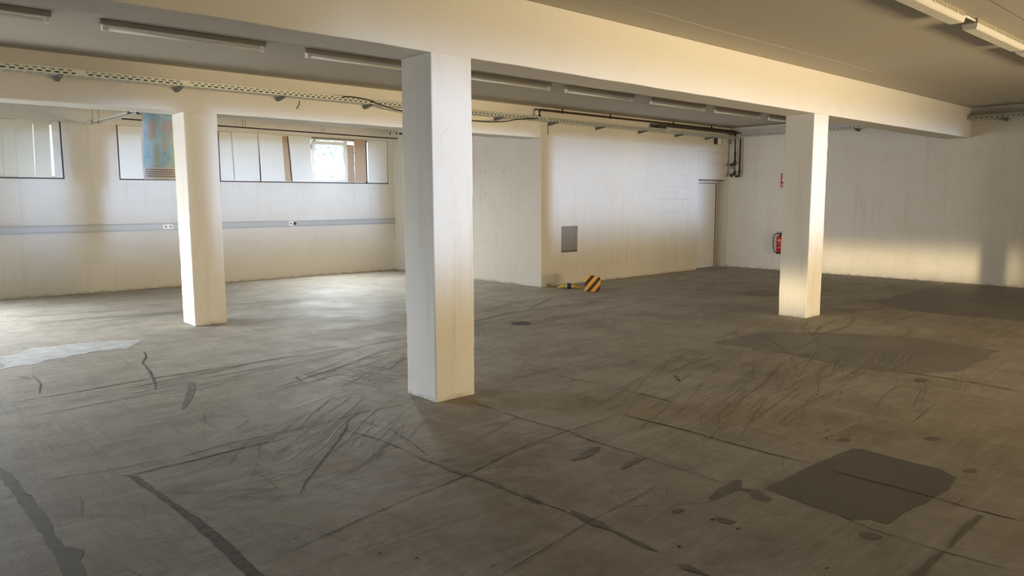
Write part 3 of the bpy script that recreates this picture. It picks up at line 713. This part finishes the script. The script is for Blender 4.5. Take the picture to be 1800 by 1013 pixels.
# ------------------------------------------------------------------ tubes and poster in the window bay
XT = 3.004
def hung_tube(x, y0, y1, z0, z1, label, rods, clamps, r_=.014, m=M_GALV):
    t = thing('hanging_tube', label, 'tube', (x, y0, z0))
    bm = new_bm(); tube(bm, [(0, 0, 0), (0, y1-y0, z1-z0)], r_, 10); obj('tube_pipe', bm, m, t)
    f = lambda y: (y-y0)/(y1-y0)*(z1-z0)
    for y in rods:
        bm = new_bm(); tube(bm, [(0, y-y0, f(y)-.01), (0, y-y0, ZC-z0)], .004, 6); obj('hanger_rod', bm, M_BRKT, t)
        bm = new_bm(); tube(bm, [(0, y-y0-.02, f(y-.02)), (0, y-y0+.02, f(y+.02))], r_+.007, 10); obj('clamp', bm, M_DARKMETAL, t)
    for y in clamps:
        bm = new_bm(); tube(bm, [(0, y-y0-.05, f(y-.05)), (0, y-y0+.05, f(y+.05))], r_+.010, 10); obj('coupling', bm, M_BLACK, t)
    return t
hung_tube(XT, 13.95, 10.655, 2.856, 2.787, 'left one of two thin galvanised tubes hung in the window bay towards the poster', [13.3], [11.25])
hung_tube(XT+.12, 14.0, 10.655, 2.852, 2.787, 'right one of two thin galvanised tubes hung in the window bay towards the poster', [13.43], [11.25])
hung_tube(8.70, 13.87, 12.0, 3.00, 2.87, 'short dark-ended tube hung by the corner at the right end of the long window', [13.55, 13.3], [13.15])
t = thing('conduit_pipe', 'thin dark pipe running just above the windows, hung on paired rods', 'pipe', (3.62, 14.03, 2.978))
bm = new_bm(); tube(bm, [(0, 0, 0), (5.57, 0, -.05)], .013, 8); obj('conduit_tube', bm, M_DARKMETAL, t)
for xx in (2.10, 2.15, 3.74, 3.79, 5.3):
    bm = new_bm(); tube(bm, [(xx, 0, -.03), (xx, 0, ZC-2.978)], .004, 6); obj('hanger_rod', bm, M_BRKT, t)

def mat_poster():
    k = NT('poster_print')
    c = k.mix(k.ramp(k.noise(5, 5, .6), .35, .65), (.30, .58, .75), (.60, .80, .88))
    v = k.mapping((9, 9, 2.6)); f = k.ramp(k.noise(1, 4, .6, v, 1.2), .56, .60)
    c = k.mix(k.math('MULTIPLY', f, .65), c, (.62, .66, .52))
    c = k.mix(k.math('MULTIPLY', k.ramp(k.noise(26, 6, .7, None, 1.0), .52, .60), .45), c, (.78, .80, .74))
    c = k.mix(k.math('MULTIPLY', k.ramp(k.noise(19, 5, .7, k.mapping((1, 1, .35), (0, 0, 0), (3, 1, 7)), 1.4), .60, .64), .30), c, (.22, .34, .46))
    x, y, z = k.sep()
    for (cx, cz, rx, rz_, col) in ((.13, .72, .055, .09, (.72, .35, .30)), (.30, .70, .07, .08, (.72, .42, .50)), (.37, .74, .06, .06, (.70, .45, .52)), (.11, .60, .05, .07, (.70, .34, .24)),
                                  (.27, .50, .03, .12, (.60, .50, .36)), (.38, .57, .03, .09, (.70, .66, .50)), (.18, .32, .03, .16, (.40, .48, .32)), (.45, .38, .05, .07, (.66, .42, .46)), (.07, .205, .022, .035, (.75, .75, .72))):
        dx = k.math('DIVIDE', k.math('SUBTRACT', x, cx), rx); dz = k.math('DIVIDE', k.math('SUBTRACT', z, cz), rz_)
        rr = k.math('ADD', k.math('MULTIPLY', dx, dx), k.math('MULTIPLY', dz, dz))
        rr = k.math('ADD', rr, k.math('MULTIPLY', k.math('SUBTRACT', k.noise(24, 6, .7), .5), 4.2))
        c = k.mix(k.rng(rr, .5, 1.5, .8, 0), c, tuple(.5*q+.35 for q in col))
    k.col(c); k.rough(.45); return k.m
t = thing('hanging_poster', 'creased blue and pink underwater poster with lines of small print, hung beside the pillar', 'poster', (2.985, 10.68, 1.86), .0)
def psheet(u0, u1, v0, v1, off, m, name):
    bm = new_bm(); nx, nz = 14, 30; G = []
    for s in (0, .0012):
        for i in range(nx+1):
            for j in range(nz+1):
                u = u0+(u1-u0)*i/nx; v = v0+(v1-v0)*j/nz
                G.append(bm.verts.new((u-.010*math.sin(v*5.5)*(1-u), -off+s+.018*math.sin(v*6+u*3)+.012*math.cos(u*11), v)))
    N = (nx+1)*(nz+1)
    for i in range(nx):
        for j in range(nz):
            a_ = i*(nz+1)+j
            for s in (0, 1): f = bm.faces.new([G[q+s*N] for q in (a_, a_+1, a_+nz+2, a_+nz+1)]); f.smooth = True
    return obj(name, bm, m, t)
psheet(0, .62, 0, .905, 0, M_PAPER, 'poster_sheet')
psheet(.022, .60, .165, .885, .003, mat_poster(), 'poster_print')
bm = new_bm(); rp = random.Random(4)
for r_ in range(4):
    u = .03
    while u < .585:
        l = rp.uniform(.012, .04); z = .135-r_*.029
        box(bm, u, min(u+l, .59), -.006+.018*math.sin(z*6+u*3)+.012*math.cos(u*11), -.003+.018*math.sin(z*6+u*3)+.012*math.cos(u*11), z-.005, z+.006); u += l+.007
obj('small_print', bm, M_INK, t)
bm = new_bm(); tube(bm, [(-.01, .0, .905), (.64, .0, .915)], .008, 8); obj('hanging_rod', bm, M_BLACK, t)

# ------------------------------------------------------------------ fire extinguisher and its sign
t = thing('fire_extinguisher', 'red fire extinguisher hung on the right wall, half hidden by the far pillar', 'fire extinguisher', (XR-.095, 8.095, .375))
bm = new_bm(); prof = [(0, .0), (.070, .0), (.078, .012), (.078, .33), (.072, .365), (.05, .395), (.025, .41), (0, .412)]
n = 28; rings = []
for r_, z in prof: rings.append([bm.verts.new((r_*math.cos(2*math.pi*k/n), r_*math.sin(2*math.pi*k/n), z)) for k in range(n)] if r_ else [bm.verts.new((0, 0, z))])
for A_, B_ in zip(rings, rings[1:]):
    for k in range(n):
        if len(A_) == 1: f = bm.faces.new((A_[0], B_[(k+1) % n], B_[k]))
        elif len(B_) == 1: f = bm.faces.new((A_[k], A_[(k+1) % n], B_[0]))
        else: f = bm.faces.new((A_[k], A_[(k+1) % n], B_[(k+1) % n], B_[k]))
        f.smooth = True
obj('cylinder_body', bm, M_RED, t)
bm = new_bm(); tube(bm, [(0, 0, -.004), (0, 0, .028)], .080, 24); obj('base_ring', bm, M_BLACK, t)
bm = new_bm(); tube(bm, [(0, 0, .405), (0, 0, .445)], .022, 12); box(bm, -.012, .012, -.03, .09, .440, .452); box(bm, -.012, .012, -.03, .085, .466, .476); box(bm, -.01, .01, -.03, -.015, .445, .476); obj('valve_handle', bm, M_BLACK, t)
bm = new_bm(); tube(bm, smooth_path([(0, .02, .43), (-.01, .08, .44), (-.02, .135, .40), (-.02, .155, .28), (-.02, .15, .15), (-.02, .115, .05), (-.02, .085, .02)]), .011, 8); obj('hose', bm, M_BLACK, t)
for (za, zb, a0_, a1_) in ((.290, .298, 1.9, 4.3), (.13, .137, 2.2, 4.1)):
    bm = new_bm()
    for k in range(8):
        q0 = a0_+(a1_-a0_)*k/8; q1 = a0_+(a1_-a0_)*(k+.75)/8; rr = .0792
        bm.faces.new([bm.verts.new((rr*math.cos(q), rr*math.sin(q), z)) for q, z in ((q0, za), (q1, za), (q1, zb), (q0, zb))])
    obj('instruction_label', bm, M_WHITEP, t)
bm = new_bm(); box(bm, .070, .0945, -.02, .02, .20, .36); obj('wall_hook', bm, M_BRKT, t)
t = thing('extinguisher_sign', 'red sign with white symbol on the right wall above the fire extinguisher', 'sign', (XR-.004, 8.195, 1.815))
bm = new_bm(); box(bm, -.003, .003, -.22, 0, 0, .31); obj('sign_plate', bm, M_WHITEP, t)
bm = new_bm(); box(bm, -.0045, -.0032, -.213, -.007, .007, .303); obj('sign_field', bm, M_SIGNRED, t)
bm = new_bm(); box(bm, -.006, -.0047, -.18, -.045, .125, .285); box(bm, -.006, -.0047, -.20, -.03, .065, .082); box(bm, -.006, -.0047, -.20, -.03, .030, .047); obj('sign_symbol', bm, M_WHITEP, t)
bm = new_bm(); box(bm, -.0072, -.0062, -.125, -.085, .14, .235); box(bm, -.0072, -.0062, -.14, -.08, .245, .258); box(bm, -.0072, -.0062, -.082, -.068, .18, .258); obj('sign_pictogram', bm, M_SIGNRED, t)
bm = new_bm(); tube(bm, [(XR-.008, 8.085, .86), (XR-.008, 8.085, 1.80)], .004, 6); o = obj('wall_wire', bm, M_BRKT); tag(o, 'thin wire running down the right wall from the red sign to the extinguisher', 'wire')

# ------------------------------------------------------------------ yellow and black guards on the floor
def mat_stripe():
    k = NT('orange_black_stripes'); x, y, z = k.sep()
    s = k.math('ADD', k.math('MULTIPLY', x, .82), k.math('MULTIPLY', z, -.70))
    f = k.math('GREATER_THAN', k.math('FRACT', k.math('ADD', k.math('MULTIPLY', s, 8.2), .30)), .52)
    k.col(k.mix(f, k.mix(k.noise(20), (.42, .18, .02), (.52, .27, .05)), (.022, .014, .012))); k.rough(.5); return k.m
t = thing('striped_guard', 'orange and black diagonally striped guard block standing on the floor by the block wall', 'guard', (9.42, 8.43, 0), R(-43))
pr = [(-.135, 0), (.135, 0), (.135, .225), (.098, .278), (-.090, .270), (-.135, .215)]
bm = new_bm(); A_ = [bm.verts.new((x, -.03, z)) for x, z in pr]; B_ = [bm.verts.new((x, .03, z)) for x, z in pr]
bm.faces.new(A_); bm.faces.new(B_[::-1])
for i in range(6): bm.faces.new((A_[i], A_[(i+1) % 6], B_[(i+1) % 6], B_[i]))
bevel(obj('guard_body', bm, mat_stripe(), t), .006)
bm = new_bm(); box(bm, -.06, .12, .03, .10, .0, .016); obj('guard_foot', bm, M_YEL, t)
t = thing('yellow_guard', 'small yellow guard with a black middle band lying on the floor by the wall', 'guard', (9.42, 8.98, 0), R(-55))
for s in (-1, 1):
    bm = new_bm()
    tube(bm, [(s*.04, 0, .045), (s*.10, 0, .048), (s*.16, 0, .030), (s*.215, .01, .012)], [.042, .044, .028, .010], 8); obj('yellow_wing', bm, M_YEL, t)
    bm = new_bm(); tube(bm, [(s*.036, 0, .046), (s*.050, 0, .046)], .047, 12); obj('pale_rim', bm, M_WHITEP, t)
bm = new_bm(); tube(bm, [(-.038, 0, .046), (.038, 0, .046)], .050, 12); obj('black_band', bm, M_BLACK, t)

# holes and plaster spots on the walls
bm = new_bm()
for (y, z) in ((11.02, 2.12), (10.485, 2.107), (11.02, 1.69), (10.486, 1.684)):
    tube(bm, [(XS-.0015, y, z), (XS+.004, y, z)], .012, 10)
wb = bpy.data.objects['wall_bay_side']; obj('anchor_holes', bm, M_DARKF, wb)
bm = new_bm(); fl_ = lambda y0, z0, r_: [(y0+r_*math.cos(k*.628)*(1+.2*math.sin(k*3)), z0+r_*math.sin(k*.628)*(1+.2*math.cos(k*2))) for k in range(10)]
for (y0, z0, r_) in ((9.40, 2.33, .09), (9.42, 2.14, .05)):
    bm.faces.new([bm.verts.new((XR-.0015, a_, b_)) for a_, b_ in fl_(y0, z0, r_)])
obj('plaster_spot', bm, mat_plain('bare_plaster', (.42, .41, .38), .8), bpy.data.objects['wall_right'])
